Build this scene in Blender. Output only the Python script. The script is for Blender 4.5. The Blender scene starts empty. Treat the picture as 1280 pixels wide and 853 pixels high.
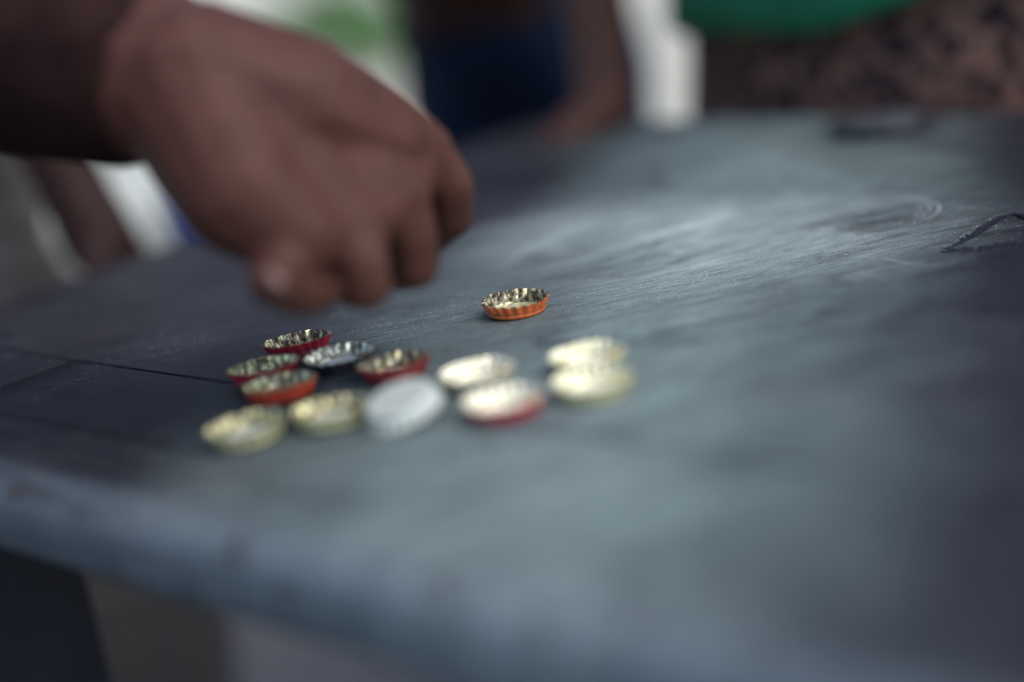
import bpy, bmesh, math, random
from mathutils import Vector, Matrix, noise

random.seed(7)
scene = bpy.context.scene
col = scene.collection
R = math.radians

# ------------------------------------------------------------------ camera
TOP = 0.75                       # height of the table top
F_PX = 2100.0                    # focal length in pixels of a 1280 wide frame
PITCH, ROLL = R(16.0), R(9.7)
CAM = Vector((0, 0, TOP + 0.201))
FW = Vector((0, math.cos(PITCH), -math.sin(PITCH)))
_up = Vector((0, math.sin(PITCH), math.cos(PITCH)))
RT = Vector((1, 0, 0)) * math.cos(ROLL) - _up * math.sin(ROLL)
UP = _up * math.cos(ROLL) + Vector((1, 0, 0)) * math.sin(ROLL)
cd = bpy.data.cameras.new('camera')
cam = bpy.data.objects.new('camera', cd)
col.objects.link(cam)
m = Matrix((RT, UP, -FW)).transposed().to_4x4()
m.translation = CAM
cam.matrix_world = m
cd.sensor_width = 36
cd.lens = F_PX / 1280 * 36
cd.clip_start, cd.clip_end = 0.02, 400
cd.dof.use_dof = True
cd.dof.focus_distance = 0.777
cd.dof.aperture_fstop = 1.4
scene.camera = cam

# ------------------------------------------------------------------ world, sun, exposure
SUN_EL, SUN_AZ = R(52), R(128)     # azimuth measured from +Y towards +X
w = bpy.data.worlds.new('World')
scene.world = w
w.use_nodes = True
nt = w.node_tree
sky = nt.nodes.new('ShaderNodeTexSky')
sky.sky_type = 'NISHITA'
sky.sun_disc = False
sky.sun_elevation = SUN_EL
sky.sun_rotation = SUN_AZ
sky.air_density, sky.dust_density, sky.ozone_density = 1.0, 1.6, 3.0
bg = nt.nodes['Background']
nt.links.new(sky.outputs[0], bg.inputs[0])
bg.inputs[1].default_value = 0.14
sd = bpy.data.lights.new('sun', 'SUN')
sd.energy = 1.5
sd.angle = R(60)
sd.color = (1.0, 0.97, 0.9)
sun = bpy.data.objects.new('sun', sd)
col.objects.link(sun)
sdir = Vector((math.sin(SUN_AZ) * math.cos(SUN_EL), math.cos(SUN_AZ) * math.cos(SUN_EL), math.sin(SUN_EL)))
sun.rotation_euler = sdir.to_track_quat('Z', 'Y').to_euler()
scene.view_settings.view_transform = 'Standard'
scene.view_settings.look = 'None'
scene.view_settings.exposure = 0.8
scene.view_settings.gamma = 1.0
scene.render.engine = 'CYCLES'
scene.cycles.use_denoising = True
scene.cycles.max_bounces = 6


# ------------------------------------------------------------------ helpers
def ray(px, py):
    return FW + RT * ((px - 640) / F_PX) - UP * ((py - 426.5) / F_PX)


def onz(px, py, z=TOP):
    d = ray(px, py)
    return CAM + d * ((z - CAM.z) / d.z)


def at(px, py, dep):
    return CAM + ray(px, py) * dep


def tag(o, label=None, cat=None, group=None, kind=None):
    for k, v in (('label', label), ('category', cat), ('group', group), ('kind', kind)):
        if v:
            o[k] = v
    return o


def empty(name, loc=(0, 0, 0), rz=0.0):
    o = bpy.data.objects.new(name, None)
    o.empty_display_size = 0.05
    o.location = loc
    o.rotation_euler = (0, 0, rz)
    col.objects.link(o)
    return o


def link(name, me, mats=(), parent=None, smooth=False):
    o = bpy.data.objects.new(name, me)
    for mt in (mats if isinstance(mats, (list, tuple)) else [mats]):
        if mt is not None:
            me.materials.append(mt)
    col.objects.link(o)
    if parent:
        o.parent = parent
    if smooth:
        me.polygons.foreach_set('use_smooth', [True] * len(me.polygons))
    return o


def from_bm(name, bm, mats, parent=None, smooth=False):
    me = bpy.data.meshes.new(name)
    bmesh.ops.recalc_face_normals(bm, faces=bm.faces[:])
    bm.to_mesh(me)
    bm.free()
    return link(name, me, mats, parent, smooth)


def bm_box(bm, lo, hi, bevel=0.0, seg=2):
    vs = bmesh.ops.create_cube(bm, size=1)['verts']
    lo, hi = Vector(lo), Vector(hi)
    for v in vs:
        v.co = Vector(((lo[i] + hi[i]) / 2 + v.co[i] * (hi[i] - lo[i])) for i in range(3))
    if bevel:
        es = list({e for v in vs for e in v.link_edges})
        bmesh.ops.bevel(bm, geom=es, offset=bevel, segments=seg, profile=0.6, affect='EDGES')
    return bm


def lathe(prof, n, flute=None):
    """prof: list of (r, z, amp); returns a bmesh, closed at r = 0 ends"""
    bm = bmesh.new()
    rings = []
    for r, z, amp in prof:
        if r < 1e-9:
            rings.append([bm.verts.new((0, 0, z))])
            continue
        ring = []
        for i in range(n):
            t = 2 * math.pi * i / n
            rr = r + (amp * math.cos(flute * t) if flute else 0)
            ring.append(bm.verts.new((rr * math.cos(t), rr * math.sin(t), z)))
        rings.append(ring)
    for a, b in zip(rings, rings[1:]):
        if len(a) == 1 and len(b) == 1:
            continue
        for i in range(n):
            j = (i + 1) % n
            if len(a) == 1:
                bm.faces.new((a[0], b[i], b[j]))
            elif len(b) == 1:
                bm.faces.new((a[i], a[j], b[0]))
            else:
                bm.faces.new((a[i], a[j], b[j], b[i]))
    return bm


def interp_chain(chain, step):
    out = []
    for (p, r), (q, s) in zip(chain, chain[1:]):
        p, q = Vector(p), Vector(q)
        n = max(2, int((q - p).length / step))
        for i in range(n):
            t = i / n
            out.append((p.lerp(q, t), r + (s - r) * t))
    out.append((Vector(chain[-1][0]), chain[-1][1]))
    return out


_ico = {}


def blob_mesh(name, chains, voxel, mat, parent=None, smooth_it=6, squash=None, post=None):
    """one continuous skin grown over tapering limbs"""
    if 2 not in _ico:
        b = bmesh.new()
        bmesh.ops.create_icosphere(b, subdivisions=2, radius=1.04)
        b.verts.ensure_lookup_table()
        _ico[2] = ([v.co.copy() for v in b.verts], [[v.index for v in f.verts] for f in b.faces])
        b.free()
    V, Fc = _ico[2]
    verts, faces = [], []
    for ch in chains:
        rm = min(r for _, r in ch)
        for p, r in interp_chain(ch, rm * 0.45):
            o = len(verts)
            verts += [p + v * r for v in V]
            faces += [[i + o for i in f] for f in Fc]
    me = bpy.data.meshes.new(name + '_raw')
    me.from_pydata(verts, [], faces)
    tmp = bpy.data.objects.new('tmp', me)
    col.objects.link(tmp)
    md = tmp.modifiers.new('r', 'REMESH')
    md.mode = 'VOXEL'
    md.voxel_size = voxel
    ms = tmp.modifiers.new('s', 'SMOOTH')
    ms.factor, ms.iterations = 0.5, smooth_it
    dg = bpy.context.evaluated_depsgraph_get()
    new = bpy.data.meshes.new_from_object(tmp.evaluated_get(dg))
    new.name = name
    bpy.data.objects.remove(tmp)
    bpy.data.meshes.remove(me)
    if post:
        for v in new.vertices:
            v.co = post(v.co)
    return link(name, new, mat, parent, True)


# ------------------------------------------------------------------ materials
def mat(name):
    mt = bpy.data.materials.new(name)
    mt.use_nodes = True
    n = mt.node_tree.nodes
    return mt, mt.node_tree, n, n['Principled BSDF'], mt.node_tree.links


def node(nt_, typ, **kw):
    n = nt_.nodes.new(typ)
    for k, v in kw.items():
        if k in n.inputs:
            n.inputs[k].default_value = v
        else:
            setattr(n, k, v)
    return n


def ramp(nt_, src, stops):
    r = nt_.nodes.new('ShaderNodeValToRGB')
    el = r.color_ramp.elements
    while len(el) < len(stops):
        el.new(0.5)
    for e, (p, c) in zip(el, stops):
        e.position = p
        e.color = (c, c, c, 1) if isinstance(c, (int, float)) else (*c, 1)
    nt_.links.new(src, r.inputs[0])
    return r


def mixc(nt_, fac, a, b, blend='MIX'):
    x = nt_.nodes.new('ShaderNodeMix')
    x.data_type = 'RGBA'
    x.blend_type = blend
    for sock, val in ((x.inputs[0], fac), (x.inputs[6], a), (x.inputs[7], b)):
        if hasattr(val, 'is_output'):
            nt_.links.new(val, sock)
        elif isinstance(val, (tuple, list)):
            sock.default_value = (*val, 1)
        else:
            sock.default_value = val
    return x.outputs[2]


def mth(nt_, op, a, b=0.0, clamp=False):
    x = nt_.nodes.new('ShaderNodeMath')
    x.operation = op
    x.use_clamp = clamp
    for s, v in ((x.inputs[0], a), (x.inputs[1], b)):
        if hasattr(v, 'is_output'):
            nt_.links.new(v, s)
        else:
            s.default_value = v
    return x.outputs[0]


def coords(nt_, kind='Object', scale=(1, 1, 1), rot=(0, 0, 0), loc=(0, 0, 0)):
    tc = nt_.nodes.new('ShaderNodeTexCoord')
    mp = nt_.nodes.new('ShaderNodeMapping')
    mp.inputs['Scale'].default_value = scale
    mp.inputs['Rotation'].default_value = rot
    mp.inputs['Location'].default_value = loc
    if any(rot):        # turn first, stretch afterwards
        m0 = nt_.nodes.new('ShaderNodeMapping')
        m0.inputs['Rotation'].default_value = rot
        mp.inputs['Rotation'].default_value = (0, 0, 0)
        nt_.links.new(tc.outputs[kind], m0.inputs[0])
        nt_.links.new(m0.outputs[0], mp.inputs[0])
    else:
        nt_.links.new(tc.outputs[kind], mp.inputs[0])
    return mp.outputs[0]


def noise_tex(nt_, vec, scale, detail=4, rough=0.55, dist=0.0):
    n = node(nt_, 'ShaderNodeTexNoise', Scale=scale, Detail=detail, Roughness=rough, Distortion=dist)
    nt_.links.new(vec, n.inputs['Vector'])
    return n.outputs[0]


def bump(nt_, h, strength, dist, bsdf):
    b = node(nt_, 'ShaderNodeBump', Strength=strength, Distance=dist)
    nt_.links.new(h, b.inputs['Height'])
    nt_.links.new(b.outputs[0], bsdf.inputs['Normal'])


def simple(name, colr, rough=0.6, var=0.25, scale=12, bump_s=0.3, bump_d=0.002, metallic=0.0, spec=0.5, sss=0.0):
    mt, t, n, b, l = mat(name)
    v = coords(t)
    f = noise_tex(t, v, scale, 5)
    dark = tuple(c * (1 - var) for c in colr)
    lite = tuple(min(1, c * (1 + var)) for c in colr)
    r = ramp(t, f, [(0.3, dark), (0.7, lite)])
    l.new(r.outputs[0], b.inputs['Base Color'])
    b.inputs['Roughness'].default_value = rough
    b.inputs['Metallic'].default_value = metallic
    b.inputs['Specular IOR Level'].default_value = spec
    if sss:
        b.inputs['Subsurface Weight'].default_value = sss
        b.inputs['Subsurface Radius'].default_value = (0.006, 0.002, 0.001)
    if bump_s:
        bump(t, noise_tex(t, v, scale * 8, 6), bump_s, bump_d, b)
    return mt


def make_table_mat():
    mt, t, n, b, l = mat('worn_slate')
    v = coords(t)
    # board tone, near black to carry shade at the sides: long streaks plus blotches
    streak = noise_tex(t, coords(t, scale=(2.2, 60, 8)), 1.6, 6, 0.6)
    blotch = noise_tex(t, v, 7, 5, 0.6, 0.4)
    base = mixc(t, ramp(t, streak, [(0.3, 0.0), (0.75, 1.0)]).outputs[0], (0.013, 0.0115, 0.017), (0.027, 0.025, 0.033))
    base = mixc(t, ramp(t, blotch, [(0.35, 0.0), (0.7, 0.55)]).outputs[0], base, (0.015, 0.012, 0.018))
    # painted light: bright strip of sheen worked into wiped, brushed chalk across the boards
    br1 = noise_tex(t, coords(t, scale=(8, 34, 0), rot=(0, 0, R(-50))), 1.0, 6, 0.68, 1.6)
    br2 = noise_tex(t, coords(t, scale=(9, 26, 0), rot=(0, 0, R(-66))), 1.0, 6, 0.7, 2.0)
    br = mth(t, 'MAXIMUM', br1, br2)
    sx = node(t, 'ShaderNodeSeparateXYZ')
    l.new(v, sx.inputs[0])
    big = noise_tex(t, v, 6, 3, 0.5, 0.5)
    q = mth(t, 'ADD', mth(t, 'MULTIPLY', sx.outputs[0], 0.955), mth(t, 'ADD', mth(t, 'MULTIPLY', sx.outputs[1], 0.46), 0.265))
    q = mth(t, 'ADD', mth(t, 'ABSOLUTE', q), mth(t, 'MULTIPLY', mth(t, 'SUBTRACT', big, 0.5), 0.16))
    light_band = ramp(t, mth(t, 'MULTIPLY', q, 4.8), [(0.12, 1.0), (0.35, 0.62), (0.85, 0.0)])
    light_band.color_ramp.interpolation = 'EASE'
    light_band = light_band.outputs[0]
    chalk_light = mth(t, 'MULTIPLY', light_band, ramp(t, br, [(0.36, 0.45), (0.68, 1.0)]).outputs[0])
    base = mixc(t, chalk_light, base, (0.178, 0.228, 0.218))
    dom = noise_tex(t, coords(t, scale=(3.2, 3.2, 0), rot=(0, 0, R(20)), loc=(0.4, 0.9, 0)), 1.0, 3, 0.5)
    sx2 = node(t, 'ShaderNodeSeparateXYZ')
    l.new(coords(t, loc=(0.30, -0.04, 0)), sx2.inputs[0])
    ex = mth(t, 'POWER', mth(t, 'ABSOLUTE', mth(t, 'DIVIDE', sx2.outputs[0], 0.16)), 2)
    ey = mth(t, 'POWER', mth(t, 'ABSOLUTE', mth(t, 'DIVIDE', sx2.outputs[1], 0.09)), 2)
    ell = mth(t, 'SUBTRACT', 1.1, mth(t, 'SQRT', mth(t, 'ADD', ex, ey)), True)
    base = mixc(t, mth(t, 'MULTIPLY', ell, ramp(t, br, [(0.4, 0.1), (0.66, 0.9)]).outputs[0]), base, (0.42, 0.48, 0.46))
    st = noise_tex(t, v, 16, 6, 0.7, 1.0)
    base = mixc(t, ramp(t, st, [(0.55, 0.0), (0.68, 0.6)]).outputs[0], base, (0.035, 0.03, 0.034))
    # front edge painted pale for missing sky light, streaked like rubbed wear
    edge_light = noise_tex(t, coords(t, scale=(5, 60, 60)), 1.0, 6, 0.65, 0.5)
    eg = ramp(t, mth(t, 'MULTIPLY', sx.outputs[1], -1.0), [(0.306, 0.0), (0.318, 1.0)]).outputs[0]
    base = mixc(t, mth(t, 'MULTIPLY', eg, ramp(t, edge_light, [(0.3, 0.15), (0.65, 0.85)]).outputs[0]), base, (0.15, 0.185, 0.21))
    # hairline scratches in several directions
    sc = None
    for k, (rot, s1, s2, th) in enumerate(((-44, 6, 650, 0.64), (-56, 7, 700, 0.64), (-66, 9, 800, 0.66), (-20, 8, 700, 0.69))):
        f = noise_tex(t, coords(t, scale=(s1, s2, 0), rot=(0, 0, R(rot)), loc=(k * 3.1, k, 0)), 1.0, 2, 0.5, 1.1)
        s = ramp(t, f, [(th - 0.05, 0.0), (th + 0.02, 1.0)]).outputs[0]
        sc = s if sc is None else mth(t, 'MAXIMUM', sc, s)
    reg = ramp(t, noise_tex(t, v, 9, 3), [(0.45, 0.0), (0.66, 1.0)]).outputs[0]
    sc = mth(t, 'MULTIPLY', sc, reg)
    base = mixc(t, mth(t, 'MULTIPLY', mth(t, 'MULTIPLY', sc, 0.4), mth(t, 'ADD', mth(t, 'MULTIPLY', light_band, 0.8), 0.2)), base, (0.5, 0.53, 0.52))
    # specks of chalk and grit
    vo = node(t, 'ShaderNodeTexVoronoi', Scale=560.0, Randomness=1.0)
    l.new(v, vo.inputs['Vector'])
    spk = ramp(t, vo.outputs['Distance'], [(0.14, 1.0), (0.24, 0.0)]).outputs[0]
    cs = node(t, 'ShaderNodeSeparateXYZ')
    l.new(vo.outputs['Color'], cs.inputs[0])
    spk = mth(t, 'MULTIPLY', spk, mth(t, 'GREATER_THAN', cs.outputs[0], 0.7))
    spk = mth(t, 'MULTIPLY', spk, reg)
    base = mixc(t, mth(t, 'MULTIPLY', spk, 0.8), base, (0.62, 0.64, 0.62))
    fine = noise_tex(t, v, 900, 3, 0.6)
    hair = noise_tex(t, coords(t, scale=(60, 900, 0), rot=(0, 0, R(-54))), 1.0, 3, 0.6, 0.8)
    gr = ramp(t, mth(t, 'ADD', mth(t, 'MULTIPLY', fine, 0.5), mth(t, 'MULTIPLY', hair, 0.5)), [(0.34, 0.5), (0.52, 1.0), (0.68, 1.5)])
    base = mixc(t, 1.0, base, gr.outputs[0], 'MULTIPLY')
    chipn = noise_tex(t, v, 55, 5, 0.7)
    base = mixc(t, mth(t, 'MULTIPLY', eg, ramp(t, chipn, [(0.58, 0.0), (0.62, 0.85)]).outputs[0]), base, (0.05, 0.04, 0.036))
    l.new(base, b.inputs['Base Color'])
    ro = ramp(t, mth(t, 'ADD', mth(t, 'MULTIPLY', blotch, 0.7), mth(t, 'MULTIPLY', chalk_light, 0.3)), [(0.2, 0.55), (0.7, 0.7)])
    l.new(ro.outputs[0], b.inputs['Roughness'])
    b.inputs['Specular IOR Level'].default_value = 0.1
    h = mth(t, 'ADD', mth(t, 'MULTIPLY', fine, 0.5), mth(t, 'ADD', mth(t, 'MULTIPLY', streak, 0.25), mth(t, 'MULTIPLY', sc, -0.3)))
    bump(t, h, 0.3, 0.0005, b)
    return mt


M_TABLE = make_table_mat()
M_CRACK = simple('charred_wood', (0.014, 0.016, 0.022), 0.95, 0.5, 300, 0.25, 0.0004, spec=0.12)
M_LEG = simple('dark_blue_paint', (0.012, 0.016, 0.028), 0.55, 0.35, 20, 0.2, 0.001)


def make_chalk():
    mt, t, n, b, l = mat('chalk_line')
    f = noise_tex(t, coords(t), 500, 4, 0.7)
    tr = n.new('ShaderNodeBsdfTransparent')
    mx = n.new('ShaderNodeMixShader')
    l.new(ramp(t, f, [(0.38, 0.05), (0.6, 0.72)]).outputs[0], mx.inputs[0])
    b.inputs['Base Color'].default_value = (0.42, 0.45, 0.45, 1)
    b.inputs['Roughness'].default_value = 0.8
    l.new(tr.outputs[0], mx.inputs[1])
    l.new(b.outputs[0], mx.inputs[2])
    l.new(mx.outputs[0], n['Material Output'].inputs[0])
    return mt


M_CHALK = make_chalk()


def paint_mat(name, colr, chip=0.66, rough=0.33, crease=True, metal=(0.62, 0.6, 0.52)):
    mt, t, n, b, l = mat(name)
    v = coords(t)
    f = noise_tex(t, v, 330, 4, 0.6)
    g = noise_tex(t, v, 90, 4, 0.6)
    base = mixc(t, ramp(t, g, [(0.35, 0.0), (0.7, 1.0)]).outputs[0], tuple(c * 0.72 for c in colr), tuple(min(1, c * 1.15) for c in colr))
    if crease:   # shade of the crease half way up the skirt, painted as a dark line
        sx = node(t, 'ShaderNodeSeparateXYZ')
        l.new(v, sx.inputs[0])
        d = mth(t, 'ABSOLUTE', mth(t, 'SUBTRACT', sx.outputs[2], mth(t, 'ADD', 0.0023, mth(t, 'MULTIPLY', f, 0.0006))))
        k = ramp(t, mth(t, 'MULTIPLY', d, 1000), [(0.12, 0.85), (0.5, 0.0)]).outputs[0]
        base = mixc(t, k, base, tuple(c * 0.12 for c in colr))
    ch = ramp(t, f, [(chip, 0.0), (chip + 0.02, 1.0)]).outputs[0]
    base = mixc(t, ch, base, metal)
    l.new(base, b.inputs['Base Color'])
    l.new(mth(t, 'MULTIPLY', ch, 0.9), b.inputs['Metallic'])
    b.inputs['Roughness'].default_value = rough
    b.inputs['Coat Weight'].default_value = 0.3
    bump(t, f, 0.25, 0.0004, b)
    return mt


def metal_mat(name, colr, rust=0.6, rough=0.28, rustc=(0.05, 0.035, 0.025)):
    mt, t, n, b, l = mat(name)
    v = coords(t)
    f = noise_tex(t, v, 300, 3, 0.5)
    k = ramp(t, f, [(rust - 0.10, 0.0), (rust + 0.10, 1.0)]).outputs[0]
    l.new(mixc(t, k, colr, rustc), b.inputs['Base Color'])
    l.new(mth(t, 'SUBTRACT', 1.0, mth(t, 'MULTIPLY', k, 0.8)), b.inputs['Metallic'])
    l.new(mth(t, 'ADD', rough, mth(t, 'MULTIPLY', k, 0.4)), b.inputs['Roughness'])
    bump(t, noise_tex(t, v, 300, 3), 0.15, 0.0003, b)
    return mt


M_GOLD = metal_mat('brass_lacquer', (0.66, 0.58, 0.31), 0.54)
M_GOLD_RUST = metal_mat('rusty_brass_lacquer', (0.62, 0.55, 0.33), 0.47, 0.25, (0.03, 0.02, 0.018))
M_SILVER = metal_mat('tinned_steel', (0.6, 0.56, 0.42), 0.58)
M_BRIGHT = metal_mat('fresh_brass_lacquer', (0.8, 0.74, 0.5), 0.68, 0.35)
M_LINER_G = simple('golden_seal', (0.55, 0.5, 0.3), 0.3, 0.3, 150, 0.6, 0.0006, metallic=0.6)
M_LINER_C = simple('cream_seal', (0.78, 0.73, 0.55), 0.25, 0.12, 150, 0.5, 0.0005)
M_LINER_W = simple('clear_seal', (0.78, 0.79, 0.7), 0.2, 0.12, 150, 0.5, 0.0005, metallic=0.2)
P_ORANGE = paint_mat('orange_enamel', (0.78, 0.17, 0.04))
P_RED = paint_mat('crimson_enamel', (0.42, 0.022, 0.045), 0.7)
P_REDOR = paint_mat('vermilion_enamel', (0.66, 0.07, 0.028), 0.7)
P_BLACK = paint_mat('black_enamel', (0.022, 0.022, 0.035), 0.72)
P_MAROON = paint_mat('maroon_enamel', (0.3, 0.03, 0.028), 0.68)
P_GOLD = paint_mat('pale_gold_enamel', (0.8, 0.74, 0.42), 0.74, 0.24, False)
P_CREAM = paint_mat('cream_enamel', (0.8, 0.74, 0.54), 0.74, 0.25, False)
P_WHITE = paint_mat('white_enamel', (0.5, 0.52, 0.46), 0.74, 0.3, False)
for mt_ in (P_GOLD, P_CREAM):
    b_ = mt_.node_tree.nodes['Principled BSDF']
    for l_ in list(b_.inputs['Metallic'].links):
        mt_.node_tree.links.remove(l_)
    b_.inputs['Metallic'].default_value = 0.65

M_SKIN = simple('brown_skin', (0.072, 0.027, 0.0185), 0.58, 0.18, 60, 0.25, 0.0008, spec=0.18, sss=0.15)
M_SKIN_D = simple('dark_brown_skin', (0.030, 0.0135, 0.012), 0.6, 0.12, 30, 0.1, 0.001, spec=0.2, sss=0.1)
M_SKIN_C = simple('warm_brown_skin', (0.055, 0.023, 0.016), 0.6, 0.12, 30, 0.1, 0.001, spec=0.2)
M_NAIL = simple('fingernail', (0.1, 0.042, 0.031), 0.3, 0.08, 60, 0.0)
M_HAIR = simple('black_hair', (0.012, 0.011, 0.011), 0.7, 0.4, 90, 0.8, 0.004)
M_SLEEVE_SHADE = simple('sleeve_shade_cotton', (0.022, 0.0105, 0.0095), 0.9, 0.35, 60, 0.4, 0.001, spec=0.05)  # sleeve tone darkened to stand for shade on the arm
M_DENIM = simple('navy_denim', (0.006, 0.016, 0.042), 0.85, 0.3, 80, 0.4, 0.001, spec=0.2)
M_GREYSHIRT = simple('grey_jersey', (0.34, 0.32, 0.36), 0.85, 0.15, 50, 0.3, 0.001)
M_GREEN = simple('green_cotton', (0.01, 0.19, 0.085), 0.8, 0.15, 50, 0.3, 0.001)
M_TROUSER_GREY = simple('grey_twill', (0.1, 0.088, 0.085), 0.85, 0.2, 50, 0.3, 0.001)
M_WHITESHIRT = simple('white_cotton', (0.6, 0.62, 0.58), 0.85, 0.06, 50, 0.3, 0.001)
M_TROUSER_DARK = simple('plum_cloth', (0.028, 0.014, 0.024), 0.85, 0.3, 50, 0.3, 0.001)
M_PURPLE = simple('purple_jersey', (0.11, 0.05, 0.11), 0.85, 0.2, 50, 0.3, 0.001)
M_BLUE = simple('blue_plastic', (0.012, 0.035, 0.15), 0.4, 0.1, 20, 0.1, 0.001)
M_LID = simple('black_plastic', (0.012, 0.013, 0.018), 0.35, 0.3, 60, 0.2, 0.0005)
M_LIDTOP = simple('scuffed_grey_tin', (0.13, 0.13, 0.14), 0.4, 0.25, 60, 0.3, 0.0008, metallic=0.5)


def leopard():
    mt, t, n, b, l = mat('leopard_print')
    v = coords(t)
    vo = node(t, 'ShaderNodeTexVoronoi', Scale=70.0, Randomness=0.95)
    wob = n.new('ShaderNodeVectorMath')
    wob.operation = 'ADD'
    nz = node(t, 'ShaderNodeTexNoise', Scale=90.0, Detail=2.0)
    l.new(v, nz.inputs['Vector'])
    sc = n.new('ShaderNodeVectorMath')
    sc.operation = 'SCALE'
    sc.inputs['Scale'].default_value = 0.007
    l.new(nz.outputs['Color'], sc.inputs[0])
    l.new(v, wob.inputs[0])
    l.new(sc.outputs[0], wob.inputs[1])
    l.new(wob.outputs[0], vo.inputs['Vector'])
    d = vo.outputs['Distance']
    spot = ramp(t, d, [(0.40, 1.0), (0.48, 0.0)]).outputs[0]
    tan = mixc(t, ramp(t, noise_tex(t, v, 25, 4), [(0.35, 0.0), (0.7, 1.0)]).outputs[0], (0.12, 0.058, 0.042), (0.26, 0.14, 0.1))
    l.new(mixc(t, spot, tan, (0.012, 0.01, 0.016)), b.inputs['Base Color'])
    b.inputs['Roughness'].default_value = 0.9
    b.inputs['Specular IOR Level'].default_value = 0.2
    bump(t, noise_tex(t, v, 400, 3), 0.3, 0.001, b)
    return mt


M_LEOPARD = leopard()


def ground_mat():
    mt, t, n, b, l = mat('brown_earth')
    v = coords(t)
    a = noise_tex(t, v, 0.8, 6, 0.6)
    c = noise_tex(t, v, 14, 6, 0.7)
    base = mixc(t, ramp(t, a, [(0.35, 0.0), (0.7, 1.0)]).outputs[0], (0.11, 0.095, 0.088), (0.165, 0.148, 0.14))
    base = mixc(t, ramp(t, c, [(0.45, 0.0), (0.7, 0.6)]).outputs[0], base, (0.085, 0.07, 0.062))
    l.new(base, b.inputs['Base Color'])
    b.inputs['Roughness'].default_value = 0.9
    bump(t, noise_tex(t, v, 60, 8, 0.7), 0.6, 0.02, b)
    return mt


M_GROUND = ground_mat()
M_LEAF = simple('leaf_green', (0.15, 0.31, 0.1), 0.5, 0.35, 6, 0.0)
M_LEAFDRY = simple('grass_green', (0.09, 0.19, 0.035), 0.6, 0.35, 6, 0.0)

# ------------------------------------------------------------------ ground
bm = bmesh.new()
N = 60
gv = {}
for i in range(N + 1):
    for j in range(N + 1):
        x = math.copysign(abs((i / N - 0.5) * 2) ** 2.2, i - N / 2) * 150
        y = math.copysign(abs((j / N - 0.5) * 2) ** 2.2, j - N / 2) * 150
        h = 0.05 * noise.noise((x * 0.15, y * 0.15, 0)) * min(1, max(0, (math.hypot(x, y) - 2.5) / 4))
        gv[i, j] = bm.verts.new((x, y, h))
for i in range(N):
    for j in range(N):
        bm.faces.new((gv[i, j], gv[i + 1, j], gv[i + 1, j + 1], gv[i, j + 1]))
tag(from_bm('ground', bm, M_GROUND, smooth=True), 'brown packed earth ground under the table', 'ground', kind='structure')

# pale concrete yard beyond the people
def yard_mat():
    mt, t, n, b, l = mat('pale_concrete')
    v = coords(t)
    a = noise_tex(t, v, 0.6, 7, 0.65)
    c = noise_tex(t, v, 9, 6, 0.7)
    base = mixc(t, ramp(t, a, [(0.35, 0.0), (0.7, 1.0)]).outputs[0], (0.45, 0.41, 0.31), (0.56, 0.52, 0.41))
    base = mixc(t, ramp(t, c, [(0.5, 0.0), (0.75, 0.4)]).outputs[0], base, (0.28, 0.27, 0.24))
    l.new(base, b.inputs['Base Color'])
    b.inputs['Roughness'].default_value = 0.85
    bump(t, noise_tex(t, v, 80, 6, 0.7), 0.4, 0.006, b)
    return mt


bm = bmesh.new()
bm_box(bm, (-30, 3.2, -0.2), (30, 45, 0.1), 0.02, 2)
tag(from_bm('yard', bm, yard_mat()), 'bright pale concrete yard beyond the people', 'yard', kind='structure')

# ------------------------------------------------------------------ table
A0, B0 = -0.22, 0.625           # centre in table axes (a along the boards, b across)
S2 = math.sqrt(2)


def ab(p):
    """world point -> table-local a, b"""
    return ((p[0] - p[1]) / S2 - A0, (p[0] + p[1]) / S2 - B0)


def wp(a, b, z=0.0):
    """absolute a, b -> world"""
    return Vector(((a + b) / S2, (b - a) / S2, z))


table = empty('wooden_table', wp(A0, B0), -R(45))
tag(table, 'worn slate grey board table scratched with chalk, standing on dark legs', 'table')
THICK = 0.038
AL, AR = -0.885, 0.45


def board(a0, a1, b0, b1, dz=0.0):
    bm = bmesh.new()
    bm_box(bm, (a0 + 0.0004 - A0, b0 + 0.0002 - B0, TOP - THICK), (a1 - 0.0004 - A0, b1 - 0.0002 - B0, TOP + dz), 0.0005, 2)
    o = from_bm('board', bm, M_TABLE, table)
    return o


def edge_board(a0, a1):
    """front board with a moulded, rounded edge"""
    b1 = 0.4145 - 0.0003
    prof = [(b1, -THICK), (b1, -0.0012), (b1 - 0.0012, 0), (0.352, 0), (0.3505, -0.0012), (0.348, -0.0014), (0.346, -0.0004),
            (0.336, -0.0006), (0.334, -0.002), (0.3315, -0.0022), (0.3295, -0.0011), (0.322, -0.0015), (0.313, -0.0032),
            (0.3065, -0.0062), (0.3022, -0.0105), (0.3005, -0.016), (0.3005, -0.028), (0.302, -0.0335), (0.306, -THICK)]
    bm = bmesh.new()
    n = 40
    rings = []
    for i in range(n + 1):
        a = a0 + (a1 - a0) * i / n
        w_ = 0.0006 * noise.noise((a * 9, 3, 0))
        rings.append([bm.verts.new((a - A0, b - B0 + (w_ if b < 0.36 else 0), TOP + z)) for b, z in prof])
    k = len(prof)
    for r0, r1 in zip(rings, rings[1:]):
        for j in range(k):
            bm.faces.new((r0[j], r0[(j + 1) % k], r1[(j + 1) % k], r1[j]))
    bm.faces.new(rings[0])
    bm.faces.new(rings[-1][::-1])
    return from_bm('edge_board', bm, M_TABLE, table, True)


for poly in (edge_board(AL, -0.717), edge_board(-0.716, AR)):
    md = poly.modifiers.new('wn', 'WEIGHTED_NORMAL')
    poly.data.set_sharp_from_angle(angle=R(40))
board(AL, AR, 0.4145, 0.545, 0.0002)
board(AL, AR, 0.745, 0.95, -0.0002)

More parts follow.
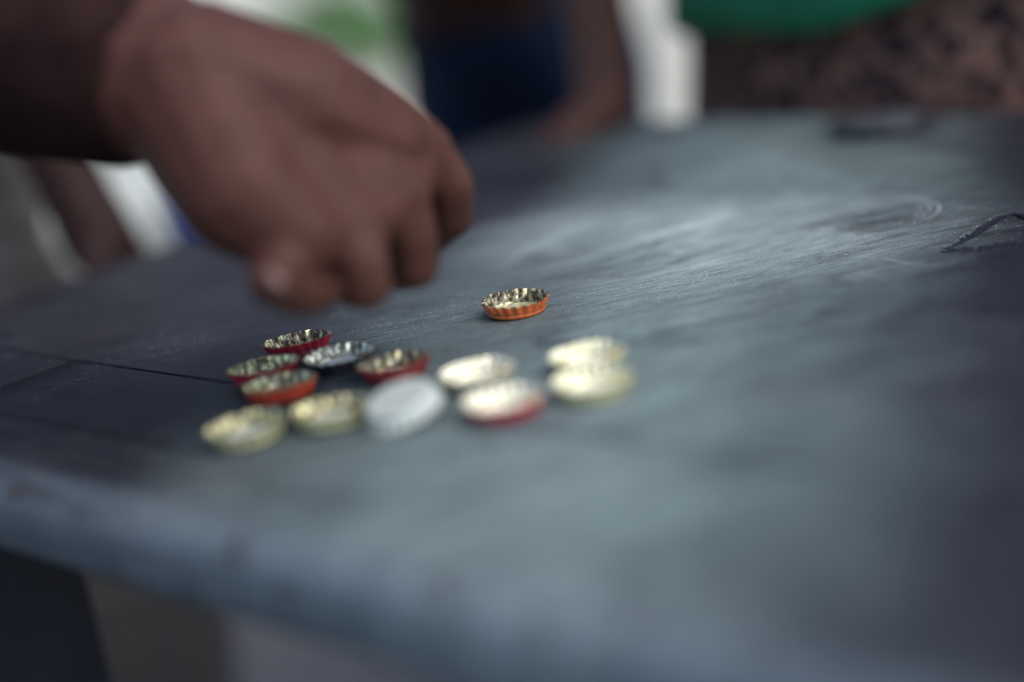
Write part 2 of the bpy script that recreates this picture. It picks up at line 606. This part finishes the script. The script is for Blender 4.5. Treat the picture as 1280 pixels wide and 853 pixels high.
# board with the cracked knot: its top is a fine sheet sunk along the crack
crack_px = [(1172, 311), (1183, 309), (1196, 305), (1206, 299), (1216, 293), (1228, 285), (1240, 277), (1252, 271), (1264, 268), (1274, 270), (1290, 278), (1310, 290)]
crack = [Vector(ab(onz(*q))) for q in crack_px]
scuff_px = [(1186, 313), (1210, 312), (1235, 309), (1258, 306), (1290, 303), (1320, 303)]
scuff = [Vector(ab(onz(*q))) for q in scuff_px]


def seg_d(p, pts):
    best, bt = 9, 0
    for i, (q, s) in enumerate(zip(pts, pts[1:])):
        e = s - q
        t = max(0, min(1, (p - q).dot(e) / e.length_squared))
        d = (p - q - e * t).length
        if d < best:
            best, bt = d, (i + t) / (len(pts) - 1)
    return best, bt


def knot_board():
    a0, a1, b0, b1 = AL + 0.0004 - A0, AR - 0.0004 - A0, 0.5453 - B0, 0.7447 - B0
    ka = [p.x for p in crack + scuff]
    kb = [p.y for p in crack + scuff]
    fa0, fa1, fb0, fb1 = min(ka) - 0.012, max(ka) + 0.012, min(kb) - 0.012, min(max(kb) + 0.012, b1 - 0.004)

    def axis(lo, hi, f0, f1, st):
        v = [lo, lo + 0.0005]
        v += [lo + 0.0005 + (f0 - lo - 0.0005) * i / 6 for i in range(1, 6)]
        n = int((f1 - f0) / st)
        v += [f0 + (f1 - f0) * i / n for i in range(n + 1)]
        v += [f1 + (hi - 0.0005 - f1) * i / 6 for i in range(1, 6)]
        return v + [hi - 0.0005, hi]
    xs, ys = axis(a0, a1, fa0, fa1, 0.0005), axis(b0, b1, fb0, fb1, 0.0004)
    bm = bmesh.new()
    g = []
    dark = {}
    for i, x in enumerate(xs):
        row = []
        for j, y in enumerate(ys):
            z = 0.0
            if i in (0, len(xs) - 1) or j in (0, len(ys) - 1):
                z = -0.0004
            elif fa0 <= x <= fa1 and fb0 <= y <= fb1:
                p = Vector((x, y))
                nz = noise.noise((x * 150, y * 150, 0))
                nz2 = noise.noise((x * 500, y * 500, 5))
                d, t = seg_d(p, crack)
                wd = 0.0009 + 0.0030 * max(0, math.sin(math.pi * min(1, t * 1.02))) ** 0.7 * (0.9 + 0.25 * nz)
                dep = 0.0036 * max(0, 1 - (d / max(wd, 0.0003)) ** 2)
                lip = 0.0003 * math.exp(-((d - wd - 0.001) / 0.0012) ** 2)
                d2, t2 = seg_d(p, scuff)
                wd2 = 0.0055 + 0.0055 * t2 + 0.002 * nz
                sc_ = max(0, 1 - (d2 / wd2) ** 2) * (0.55 + 0.8 * nz2)
                z = -dep + lip - 0.0012 * max(0, sc_) + 0.00006 * nz2
                if d < wd * 0.97 or sc_ > 0.22:
                    dark[i, j] = 1
            row.append(bm.verts.new((x, y, TOP + z)))
        g.append(row)
    for i in range(len(xs) - 1):
        for j in range(len(ys) - 1):
            f = bm.faces.new((g[i][j], g[i + 1][j], g[i + 1][j + 1], g[i][j + 1]))
            f.smooth = 6 < i < len(xs) - 8 and 6 < j < len(ys) - 8
            if (i, j) in dark and (i + 1, j + 1) in dark:
                f.material_index = 1
    lo = [bm.verts.new((v.co.x, v.co.y, TOP - THICK)) for v in (g[0][0], g[-1][0], g[-1][-1], g[0][-1])]
    bm.faces.new(lo[::-1])
    for k, side in enumerate((([r[0] for r in g]), g[-1], [r[-1] for r in g][::-1], g[0][::-1])):
        q = [lo[k], lo[(k + 1) % 4]]
        bm.faces.new([q[1], q[0]] + side)
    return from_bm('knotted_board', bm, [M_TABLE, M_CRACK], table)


knot_board()


def leg(a, b):
    bm = bmesh.new()
    bm_box(bm, (a - A0, b - B0, 0.002), (a + 0.085 - A0, b + 0.085 - B0, TOP - THICK - 0.001), 0.003, 2)
    return from_bm('leg', bm, M_LEG, table)


for a, b in ((-0.87, 0.345), (-0.87, 0.83), (0.29, 0.345), (0.29, 0.83)):
    leg(a, b)
for b in (0.36, 0.905):
    bm = bmesh.new()
    bm_box(bm, (-0.783 - A0, b + 0.01 - B0, TOP - THICK - 0.03), (0.288 - A0, b + 0.035 - B0, TOP - THICK - 0.001), 0.002)
    from_bm('rail', bm, M_LEG, table)


def catmull(pts, n=8):
    out = []
    P = [pts[0]] + list(pts) + [pts[-1]]
    for i in range(1, len(P) - 2):
        p0, p1, p2, p3 = P[i - 1:i + 3]
        for k in range(n):
            t = k / n
            out.append(0.5 * ((2 * p1) + (p2 - p0) * t + (2 * p0 - 5 * p1 + 4 * p2 - p3) * t * t + (3 * p1 - p0 - 3 * p2 + p3) * t ** 3))
    out.append(pts[-1])
    return out


def chalk(px, width, z=0.0002):
    pts = catmull([Vector(ab(onz(*q))) for q in px])
    bm = bmesh.new()
    prev = None
    for i, p in enumerate(pts):
        d = (pts[min(i + 1, len(pts) - 1)] - pts[max(i - 1, 0)]).normalized()
        nrm = Vector((-d.y, d.x))
        ww = 0.8 * width * (0.25 + 0.75 * math.sin(math.pi * (i + 0.5) / len(pts)) ** 0.5) / 2
        cur = [bm.verts.new((*(p + nrm * ww), TOP + z)), bm.verts.new((*(p - nrm * ww), TOP + z))]
        if prev:
            bm.faces.new((prev[0], prev[1], cur[1], cur[0]))
        prev = cur
    o = from_bm('chalk_scratch', bm, M_CHALK, table)
    return o


for px, wd in (
        ([(1098, 243), (1125, 243), (1150, 247), (1168, 254), (1175, 261), (1166, 270), (1148, 277)], 0.0022),
        ([(1105, 246), (1138, 249), (1158, 255), (1163, 262), (1154, 269), (1144, 274)], 0.0018),
        ([(1120, 250), (1143, 255), (1151, 260), (1147, 267), (1140, 272)], 0.0014),
        ([(1178, 261), (1210, 261), (1242, 261)], 0.0011),
        ([(1012, 291), (1042, 289), (1062, 292), (1069, 298), (1060, 305), (1040, 310), (1018, 315)], 0.0013),
        ([(1030, 312), (1050, 317), (1072, 322)], 0.0009),
        ([(1045, 312), (1066, 315), (1078, 316)], 0.0008),
        ([(1080, 321), (1110, 325), (1140, 331), (1172, 332)], 0.0013),
        ([(870, 335), (900, 326), (935, 318), (965, 310)], 0.0013),
        ([(862, 358), (873, 349), (876, 343), (872, 339)], 0.0012),
        ([(866, 361), (880, 351), (884, 344), (878, 338)], 0.0012),
        ([(882, 347), (930, 343), (990, 336)], 0.0011),
        ([(1050, 277), (1080, 268), (1105, 258)], 0.0016),
        ([(700, 372), (735, 365), (775, 358), (820, 347)], 0.0009),
        ([(430, 398), (470, 391), (520, 384), (560, 380)], 0.0009),
        ([(310, 440), (335, 432), (360, 425)], 0.0008)):
    chalk(px, wd)

# ------------------------------------------------------------------ bottle caps
MM = 0.001
CAP_OUT = [(0, 0.12, 0), (6, 0.1, 0), (10.6, 0.0, 0), (12.0, 0.05, 0), (12.9, 0.35, 0), (13.5, 0.9, .04), (13.85, 1.5, .08), (13.8, 2.0, .12),
           (13.7, 2.4, .2), (13.9, 2.9, .36), (14.3, 3.7, .56), (14.75, 4.6, .72), (15.1, 5.4, .84), (15.35, 5.95, .9)]
CAP_LIP = [(15.4, 6.12, .9), (15.3, 6.22, .88), (15.15, 6.15, .86)]
CAP_IN = [(14.9, 5.5, .82), (14.5, 4.6, .7), (14.0, 3.7, .54), (13.6, 2.9, .34), (13.4, 2.3, .2), (13.4, 1.6, .08), (13.0, 0.9, 0), (12.2, 0.55, 0), (10.5, 0.45, 0), (0, 0.5, 0)]
LINER = [(0, 0.62, 0), (8.6, 0.62, 0), (9.0, 0.8, 0), (9.6, 1.0, 0), (10.2, 0.8, 0), (10.8, 0.75, 0), (11.3, 1.1, 0), (12.0, 1.25, 0), (12.5, 1.0, 0), (12.7, 0.75, 0)]


def bent(bm, seed):
    """the slight dents of an opened cap"""
    for v in bm.verts:
        t = math.atan2(v.co.y, v.co.x)
        k = v.co.z / (6.2 * MM)
        q = noise.noise((math.cos(t) * 1.3 + seed * 7, math.sin(t) * 1.3, seed)) * 0.45 * MM * k
        ov = 0.25 * MM * k * math.cos(2 * t + seed)
        r = math.hypot(v.co.x, v.co.y)
        if r > 1e-6:
            s = (r + q + ov) / r
            v.co.x *= s
            v.co.y *= s
        v.co.z += noise.noise((math.cos(t) * 2 + seed, math.sin(t) * 2, 9 + seed)) * 0.15 * MM * k
    return bm


def cap(px, label, paint, inner, liner, up=True, tilt=0.0, tdir=0.0, spin=None, lift=0.0, seed=0, group='bottle caps lying on the table'):
    p = onz(*px)
    root = empty('bottle_cap', (p.x, p.y, TOP))
    tag(root, label, 'bottle cap', group)
    full = [(r * MM, z * MM * (1.1 if z > 1 else 1), a * MM) for r, z, a in CAP_OUT + CAP_LIP + CAP_IN]
    n = 21 * 8
    bm = bent(lathe(full, n, 21), seed)
    bm.faces.ensure_lookup_table()
    n_out = len(CAP_OUT) - 1
    for i, f in enumerate(bm.faces):
        f.material_index = 0 if i // n < n_out else 1
        f.smooth = True
    sh = from_bm('shell', bm, [paint, inner], root)
    ln = from_bm('seal', bent(lathe([(r * MM, z * MM, 0) for r, z, a in LINER], 64), seed), liner, root, True)
    # a crown-down cap shows its inside; a crown-up one is turned over
    rot = Matrix.Rotation(spin if spin is not None else random.uniform(0, 6.28), 4, 'Z')
    if not up:
        rot = Matrix.Translation((0, 0, 6.3 * MM)) @ Matrix.Rotation(math.pi, 4, 'X') @ rot
    if tilt:
        ax = Vector((-math.sin(tdir), math.cos(tdir), 0))
        rot = Matrix.Rotation(R(tilt), 4, ax) @ rot
    zs = min((rot @ v.co).z for v in sh.data.vertices)
    root.matrix_world = Matrix.Translation((p.x, p.y, TOP + 0.0001 - zs + lift)) @ rot
    return root


cap((646, 392), 'sharp orange bottle cap lying open side up, alone behind the cluster', P_ORANGE, M_GOLD_RUST, M_LINER_G, tilt=2.5, tdir=R(-20), seed=1)
cap((375, 443), 'crimson bottle cap with dark rusty inside, farthest back at the left end of the cluster', P_RED, M_GOLD_RUST, M_LINER_G, seed=2, tilt=4, tdir=R(100))
cap((333, 476), 'crimson bottle cap with brassy inside, leftmost of the red caps', P_RED, M_GOLD, M_LINER_G, seed=3, tilt=3, tdir=R(110))
cap((353, 498), 'bright vermilion bottle cap open upward, just behind the front left gold cap', P_REDOR, M_GOLD, M_LINER_G, seed=4, tilt=3, tdir=R(80))
cap((427, 460), 'black bottle cap with silver inside, beside the farthest crimson cap', P_BLACK, M_SILVER, M_LINER_W, seed=5)
cap((495, 472), 'maroon bottle cap with silvery inside, right of the black cap', P_MAROON, M_GOLD_RUST, M_LINER_W, seed=6, tilt=4, tdir=R(95))
cap((312, 551), 'pale gold bottle cap lying open, nearest at the left end of the cluster', P_GOLD, M_GOLD, M_LINER_W, seed=7, tilt=2, tdir=R(200))
cap((416, 530), 'pale gold bottle cap lying open, just left of the smooth white cap', P_GOLD, M_GOLD, M_LINER_W, seed=8, tilt=2, tdir=R(60))
cap((508, 527), 'smooth white bottle cap crown up with a dark skirt, tilted to the left', P_WHITE, M_SILVER, M_LINER_W, up=False, tilt=15, tdir=R(225), seed=9)
cap((600, 482), 'cream bottle cap lying open, half hidden behind the red skirted cap', P_CREAM, P_CREAM, M_LINER_C, seed=10)
cap((632, 520), 'large blurred bottle cap with pale inside and red skirt, nearest in the cluster', P_RED, P_CREAM, M_LINER_C, seed=11, tilt=1.5, tdir=R(90))
cap((737, 461), 'pale gold bottle cap lying open at the right end, the farther of two touching', P_GOLD, M_BRIGHT, M_LINER_C, seed=12)
cap((744, 494), 'pale gold bottle cap lying open at the right end, the nearer of two touching', P_GOLD, M_BRIGHT, M_LINER_C, seed=13)

# ------------------------------------------------------------------ jar lid at the far edge
lp = wp(-0.553, 0.905)
lid = empty('jar_lid', (lp.x, lp.y, TOP))
tag(lid, 'low round black jar lid with grey top at the far edge by the leopard skirt', 'lid')
from_bm('rim', lathe([(0, .0006, 0), (.029, .0004, 0), (.0305, .0015, 0), (.031, .004, .0001), (.031, .0055, .0001), (.0305, .0066, 0), (.029, .007, 0), (.0275, .0066, 0), (.027, .0056, 0), (0, .0054, 0)], 96, 48), M_LID, lid, True)
from_bm('top_disc', lathe([(0, .0075, 0), (.012, .0078, 0), (.02, .0073, 0), (.0262, .0062, 0), (.0265, .006, 0), (0, .0058, 0)], 64), M_LIDTOP, lid, True)


# ------------------------------------------------------------------ people
def hand_chains(wrist, mcps, fingers, thumb, rw=0.030):
    ch = []
    for m_, r in mcps:
        ch.append([(wrist, rw), (Vector(wrist).lerp(Vector(m_), 0.5), (rw + r) * 0.56), (m_, r)])
    for (m_, r), (m2, r2) in zip(mcps, mcps[1:]):
        mid = Vector(m_).lerp(Vector(m2), 0.5)
        ch.append([(Vector(wrist).lerp(mid, 0.35), rw * 0.8), (mid, min(r, r2) * 0.95)])
    return ch + fingers + thumb


def head_parts(root, skin_chains, c, face, r=0.088, hair=True):
    """adds head masses with nose, chin and ears to the skin chains"""
    c, face = Vector(c), Vector(face).normalized()
    side = face.cross(Vector((0, 0, 1))).normalized()
    skin_chains += [[(c + Vector((0, 0, .03)), r), (c - Vector((0, 0, .02)) + face * .01, r * .93)],
                    [(c - Vector((0, 0, .04)) + face * .02, r * .8), (c - Vector((0, 0, .085)) + face * .045, r * .42)],
                    [(c + face * r * .95 + Vector((0, 0, .012)), .011), (c + face * (r * 1.14) - Vector((0, 0, .022)), .016)],
                    [(c + side * r * .98, .016), (c + side * r * .98 - Vector((0, 0, .03)), .011)],
                    [(c - side * r * .98, .016), (c - side * r * .98 - Vector((0, 0, .03)), .011)],
                    [(c + face * (r * .98) - Vector((0, 0, .05)) + side * .02, .009), (c + face * (r * .98) - Vector((0, 0, .05)) - side * .02, .009)]]
    if hair:
        blob_mesh('hair', [[(c + Vector((0, 0, .055)) - face * .02, r * 1.0), (c - face * .035, r * .95)]], 0.008, M_HAIR, root)
    for s in (-1, 1):
        e = bmesh.new()
        bmesh.ops.create_icosphere(e, subdivisions=2, radius=0.012, matrix=Matrix.Translation(c + face * r * .88 + side * s * .033 + Vector((0, 0, .015))))
        eo = from_bm('eye', e, M_EYE, root, True)
        e = bmesh.new()
        bmesh.ops.create_icosphere(e, subdivisions=2, radius=0.0068, matrix=Matrix.Translation(c + face * (r * .88 + .0068) + side * s * .033 + Vector((0, 0, .015))))
        from_bm('iris', e, M_HAIR, eo, True)


M_EYE = simple('eye_white', (0.6, 0.58, 0.55), 0.2, 0.05, 20, 0.0)


def person_at(label, loc):
    r = empty('person', loc)
    tag(r, label, 'person', 'people round the table')
    return r


# --- the player whose right hand hovers over the caps
def build_player():
    root = person_at('person whose shaded forearm has an added dark sleeve, reaching a closed hand over the caps', (0, 0, 0))
    K = 1.06

    def hp(x, y, d):
        return at(x, y, d * K)
    wrist = hp(236, 106, .612)
    idx = hp(526, 192, .645)
    mid = hp(497, 246, .625)
    rng = hp(440, 284, .607)
    pnk = hp(372, 296, .592)
    mcps = [(idx, .0128), (mid, .0138), (rng, .0138), (pnk, .013)]
    fingers = [
        [(idx, .0125), (hp(561, 232, .652), .0105), (hp(563, 268, .66), .0098), (hp(530, 300, .675), .0085), (hp(505, 300, .685), .0075)],
        [(mid, .013), (hp(514, 296, .628), .0108), (hp(520, 331, .632), .0098), (hp(500, 338, .655), .0085), (hp(478, 325, .668), .0075)],
        [(rng, .013), (hp(452, 330, .602), .0108), (hp(458, 358, .604), .0098), (hp(440, 358, .63), .0085), (hp(425, 345, .645), .0075)],
        [(pnk, .013), (hp(352, 336, .582), .0108), (hp(342, 352, .58), .0102), (hp(372, 366, .588), .0095), (hp(396, 366, .6), .0085)]]
    thumb = [[(hp(330, 200, .65), .02), (hp(400, 250, .675), .015), (hp(450, 290, .685), .011), (hp(485, 312, .69), .009)]]
    heel = [[(wrist, .032), (hp(300, 240, .592), .0245), (pnk, .0170)],
            [(wrist, .033), (hp(370, 145, .62), .0315), (hp(465, 178, .635), .0235), (idx, .0138)],
            [(hp(330, 185, .62), .033), (hp(425, 238, .625), .0235), (rng, .0138)]]
    elbow = hp(-270, -5, .70)
    sh_r = Vector((-.52, .50, 1.16))
    chest = Vector((-.66, .62, 1.06))
    pelvis = Vector((-.86, .42, .80))
    neck = Vector((-.60, .74, 1.25))
    head = Vector((-.545, .80, 1.37))
    sh_l = Vector((-.80, .80, 1.14))
    hand_l = wp(-.80, .42, TOP + .018)
    ch = hand_chains(wrist, mcps, fingers, thumb) + heel
    ch.append([(wrist, .033), (hp(110, 76, .63), .0375), (elbow, .05)])
    arm = blob_mesh('body', ch, 0.0013, M_SKIN, root, 18)
    nl = blob_mesh('fingernail', [[(hp(337, 346, .5655), .0035), (hp(346, 357, .5655), .0042)]], 0.0008, M_NAIL, root, 2)
    # upper body
    ch2 = [[(chest, .13), (pelvis, .13)], [(chest + Vector((0, 0, .08)), .09), (neck, .055), (head, .06)],
           [(sh_l, .05), ((-.92, .74, .93), .042), (Vector((-.72, .86, .80)), .028)]]
    head_parts(root, ch2, head, (.7, .45, -.5))
    ch2 += [[(Vector((-.72, .86, .80)), .026), (Vector((-.66, .885, .775)), .03)]]
    for k in range(4):
        b_ = Vector((-.655 + .012 * k, .90 - .018 * k, .772))
        ch2.append([(b_, .011), (b_ + Vector((.045, .02, -.008)), .0085)])
    for s in (-1, 1):
        hip = pelvis + Vector((.09 * s * .8, -.09 * s * .6, -.03))
        knee = Vector((hip.x - .02, hip.y + .02, .45))
        foot = Vector((hip.x - .03, hip.y - .02, .05))
        ch2 += [[(hip, .09), (knee, .06), (foot, .04)], [(foot, .04), (foot + Vector((.11, .14, -.015)), .032)]]
    o = blob_mesh('torso', ch2, 0.008, M_SKIN_D, root, 4)
    # shirt; its long dark sleeve is added to stand for shade on the forearm
    cuff = hp(140, 83, .624)
    blob_mesh('shirt', [[(cuff, .0405), (hp(110, 76, .632), .042), (hp(40, 62, .64), .0445), (elbow, .06), (sh_r, .066)],
                        [(sh_r, .07), (chest, .15), (sh_l, .07)], [(chest, .155), (pelvis, .16)], [(chest, .15), (chest + Vector((.04, .08, .1)), .09)],
                        [(sh_l, .066), ((-.92, .74, .93), .056), (Vector((-.76, .84, .825)), .042)]], 0.006, M_SLEEVE_SHADE, root, 5)
    tr = []
    for s in (-1, 1):
        hip = pelvis + Vector((.09 * s * .8, -.09 * s * .6, -.03))
        tr.append([(pelvis, .15), (hip, .11), (Vector((hip.x - .02, hip.y + .02, .45)), .08), (Vector((hip.x - .03, hip.y - .02, .12)), .07)])
    blob_mesh('trousers', tr, 0.008, M_TROUSER_DARK, root, 4)


build_player()


def stander(label, hip, face, h, skin, top_mat, leg_mat, hands=None, top_hem=0.0, skirt=False, lean=0.0, wide=1.0, leg_gap=0.09, arm_r=0.034, palm_down=False, shirt=True, palm_dir=None):
    """a standing figure: hip = (x, y, z), h = standing height, hands = two wrist targets"""
    k = h / 1.7
    hip = Vector(hip)
    f = Vector((face[0], face[1], 0)).normalized()
    s = Vector((f.y, -f.x, 0))               # the figure's right
    up = Vector((0, 0, 1))
    root = person_at(label, (hip.x, hip.y, 0))
    def L(v):
        return v - Vector((hip.x, hip.y, 0))
    chest = hip + up * .38 * k + f * lean
    neck = chest + up * .2 * k + f * lean * .4
    head = neck + up * .14 * k + f * lean * .3
    ch = [[(L(hip), .115 * k * wide), (L(chest), .12 * k * wide)], [(L(chest + up * .1 * k), .075 * k), (L(neck), .05 * k), (L(head), .06 * k)]]
    legs = []
    for q in (-1, 1):
        a = hip + s * leg_gap * q * k - up * .03
        kn = Vector((a.x, a.y, hip.z * .52)) + f * .02
        ft = Vector((a.x, a.y, .045)) - f * .02
        ch += [[(L(a), .085 * k * wide), (L(kn), .058 * k), (L(ft), .042 * k)], [(L(ft), .038 * k), (L(ft + f * .16 * k - up * .012), .03 * k)]]
        legs.append([(L(hip + up * .1 * k + f * lean * .3), .118 * k * wide), (L(hip + s * leg_gap * q * .6 * k), .118 * k * wide), (L(a), .10 * k * wide), (L(kn), .082 * k), (L(Vector((ft.x, ft.y, .11))), .075 * k)])
    sleeves = []
    for i, q in enumerate((1, -1)):
        sh = chest + s * .17 * q * k + up * .12 * k
        wr = Vector(hands[i]) if hands and hands[i] else hip + s * .26 * q * k + f * .05 - up * .02
        mid = sh.lerp(wr, .5)
        bendv = (s * q * .25 - f * .3) * max(0.02, .3 * k - (wr - sh).length * .5)
        el = mid + bendv
        ch += [[(L(sh), .05 * k), (L(el), arm_r * 1.15 * k), (L(wr), arm_r * .8 * k)]]
        d = (wr - el).normalized()
        if hands and hands[i] and not palm_down:
            fd = Vector(palm_dir or (f.x, f.y, -.12)).normalized()
            palm = wr + fd * .055 * k - up * .01
        else:
            fd = d
            palm = wr + d * .06 * k
        sd_ = fd.cross(up).normalized() if abs(fd.z) < .9 else s
        ch += [[(L(wr), arm_r * .8 * k), (L(palm), .027 * k)]]
        for j in range(4):
            b0 = palm + sd_ * (.026 - .0175 * j) * k + fd * .012 * k
            ln = (.058, .068, .064, .05)[j] * k
            ch.append([(L(b0), .0105 * k), (L(b0 + fd * ln * .55 - up * .004), .009 * k), (L(b0 + fd * ln - up * .012), .0075 * k)])
        ch.append([(L(palm - fd * .02 * k + sd_ * .025 * k * (-q)), .013 * k), (L(palm + fd * .03 * k - sd_ * .05 * k * q), .0095 * k)])
        sleeves.append([(L(sh), .064 * k), (L(sh.lerp(el, .62)), .056 * k)])
    head_parts(root, ch, L(head), f + up * -.3, .085 * max(k, .8))
    blob_mesh('body', ch, 0.007, skin, root, 3)
    hem = hip + up * top_hem
    if shirt:
        blob_mesh('shirt', [[(L(hem), .142 * k * wide), (L(chest), .145 * k * wide)], [(L(chest + s * .15 * k + up * .1 * k), .075 * k), (L(chest - s * .15 * k + up * .1 * k), .075 * k)]] + sleeves, 0.008, top_mat, root, 4)
    if not skirt:
        blob_mesh('trousers', legs, 0.008, leg_mat, root, 4)
    return root, hip, f, s, k


# child in navy shorts leaning on the far corner
corner = wp(-.875, .925, TOP)
h1 = at(758, 132, 1.235)
h2 = at(585, -25, 1.72)
stander('child in grey shirt and navy trousers leaning a hand on the far table corner', (.062, 1.84, .735), (-.3, -1), 1.38,
        M_SKIN_C, M_GREYSHIRT, M_DENIM, (h2, h1), top_hem=.19, lean=.22, leg_gap=.06, arm_r=.034, wide=1.12, palm_dir=(-.75, -.6, -.2))

# woman in leopard skirt and green top along the far edge
root, hip, f, s, k = stander('woman in a green top and leopard print skirt standing at the far table edge', wp(-.56, 1.145, .90), (-.7, -.7), 1.66,
                             M_SKIN_D, M_GREEN, M_LEOPARD, (wp(-.64, .99, 1.2), wp(-.48, .97, 1.17)), top_hem=.2, skirt=True, wide=1.1)


def skirt_mesh(root, hip, f, s, name, mt, spec, hem=None):
    bm = bmesh.new()
    n = 96
    rings = []
    for z, ra, rb in spec:
        ring = []
        for i in range(n):
            t = 2 * math.pi * i / n
            fold = 1 + (.035 * max(0, .95 - z)) * math.sin(t * 9 + 2 * math.sin(t * 2)) + .01 * math.sin(t * 21 + z * 5)
            p = s * (ra * math.cos(t) * fold) + f * (rb * math.sin(t) * fold)
            ring.append(bm.verts.new((p.x, p.y, z + (hem(t) if z == spec[0][0] and hem else 0))))
        rings.append(ring)
    for a, b in zip(rings, rings[1:]):
        for i in range(n):
            bm.faces.new((a[i], a[(i + 1) % n], b[(i + 1) % n], b[i]))
    o = from_bm(name, bm, mt, root, True)
    md = o.modifiers.new('thick', 'SOLIDIFY')
    md.thickness = 0.003
    return o


skirt_mesh(root, hip, f, s, 'skirt', M_LEOPARD, ((.16, .36, .24), (.3, .35, .225), (.45, .335, .21), (.6, .32, .19), (.72, .30, .172), (.80, .285, .163), (.88, .26, .155), (.96, .22, .14), (1.0, .2, .13)))
skirt_mesh(root, hip, f, s, 'hem_of_top', M_GREEN, ((.80, .305, .18), (.84, .298, .176), (.9, .282, .17), (.98, .25, .162), (1.06, .205, .155), (1.13, .168, .15), (1.18, .14, .14)),
           lambda t: min(.045, .085 * max(0, .27 - math.cos(t))) + .003 * math.sin(t * 7))

# onlookers behind the left side of the table
p4 = at(5, 290, 1.36)
ph = Vector((at(90, 270, 1.16).x, at(90, 270, 1.16).y, .80))
stander('onlooker in white shirt and pale trousers, dark arm hanging, behind the left table edge', (p4.x, p4.y, .86), (1, -.2), 1.68, M_SKIN_D, M_WHITESHIRT, M_TROUSER_GREY, (ph, None), top_hem=-.12, leg_gap=.07, palm_down=True, arm_r=.03)

# blue bucket glimpsed below the wrist
bp = onz(262, 300, 0.0)
bq = at(258, 282, 2.6)
bk = empty('plastic_bucket', (bq.x, bq.y, 0))
tag(bk, 'dark blue plastic bucket on the ground beyond the table, seen below the wrist', 'bucket')
hb = max(.25, bq.z + .05)
from_bm('bucket_body', lathe([(0, .01, 0), (.10, .004, 0), (.11, .02, 0), (.14, hb - .03, 0), (.148, hb - .02, 0), (.148, hb, 0), (.138, hb, 0), (.105, .03, 0), (0, .02, 0)], 64), M_BLUE, bk, True)


# ------------------------------------------------------------------ green shrubs on the bright ground
def shrub(loc, h, rad, label, mt, n=900):
    root = empty('shrub', loc)
    tag(root, label, 'shrub')
    bm = bmesh.new()
    for i in range(n):
        t = random.uniform(0, 6.283)
        u = random.random()
        r = rad * math.sqrt(random.random()) * math.sin(math.pi * min(.95, .25 + u * .7))
        c = Vector((r * math.cos(t), r * math.sin(t), h * (.08 + .92 * u)))
        d = Vector((math.cos(t) + random.uniform(-.6, .6), math.sin(t) + random.uniform(-.6, .6), random.uniform(-.2, .9))).normalized()
        sd_ = d.cross(Vector((random.random(), random.random(), random.random()))).normalized()
        ll = random.uniform(.05, .1) * (.6 + h * .5)
        q = [c, c + d * ll * .5 + sd_ * ll * .22, c + d * ll, c + d * ll * .5 - sd_ * ll * .22]
        bm.faces.new([bm.verts.new(v) for v in q])
    o = from_bm('foliage', bm, mt, root)
    o['kind'] = 'stuff'
    bm = bmesh.new()
    for i in range(7):
        t = i * .9
        m_ = Matrix.Translation((0, 0, h * .3)) @ Matrix.Rotation(.35, 4, Vector((math.cos(t), math.sin(t), 0)))
        bmesh.ops.create_cone(bm, segments=6, radius1=.012, radius2=.004, depth=h * .62, matrix=m_)
    from_bm('stem', bm, simple('twig_brown', (.09, .06, .04), .8), root)


g = onz(432, 98, 0.1)
shrub((g.x, g.y, 0.1), .42, .36, 'low bright green shrub on the pale yard, seen past the forearm', M_LEAF, 2000)
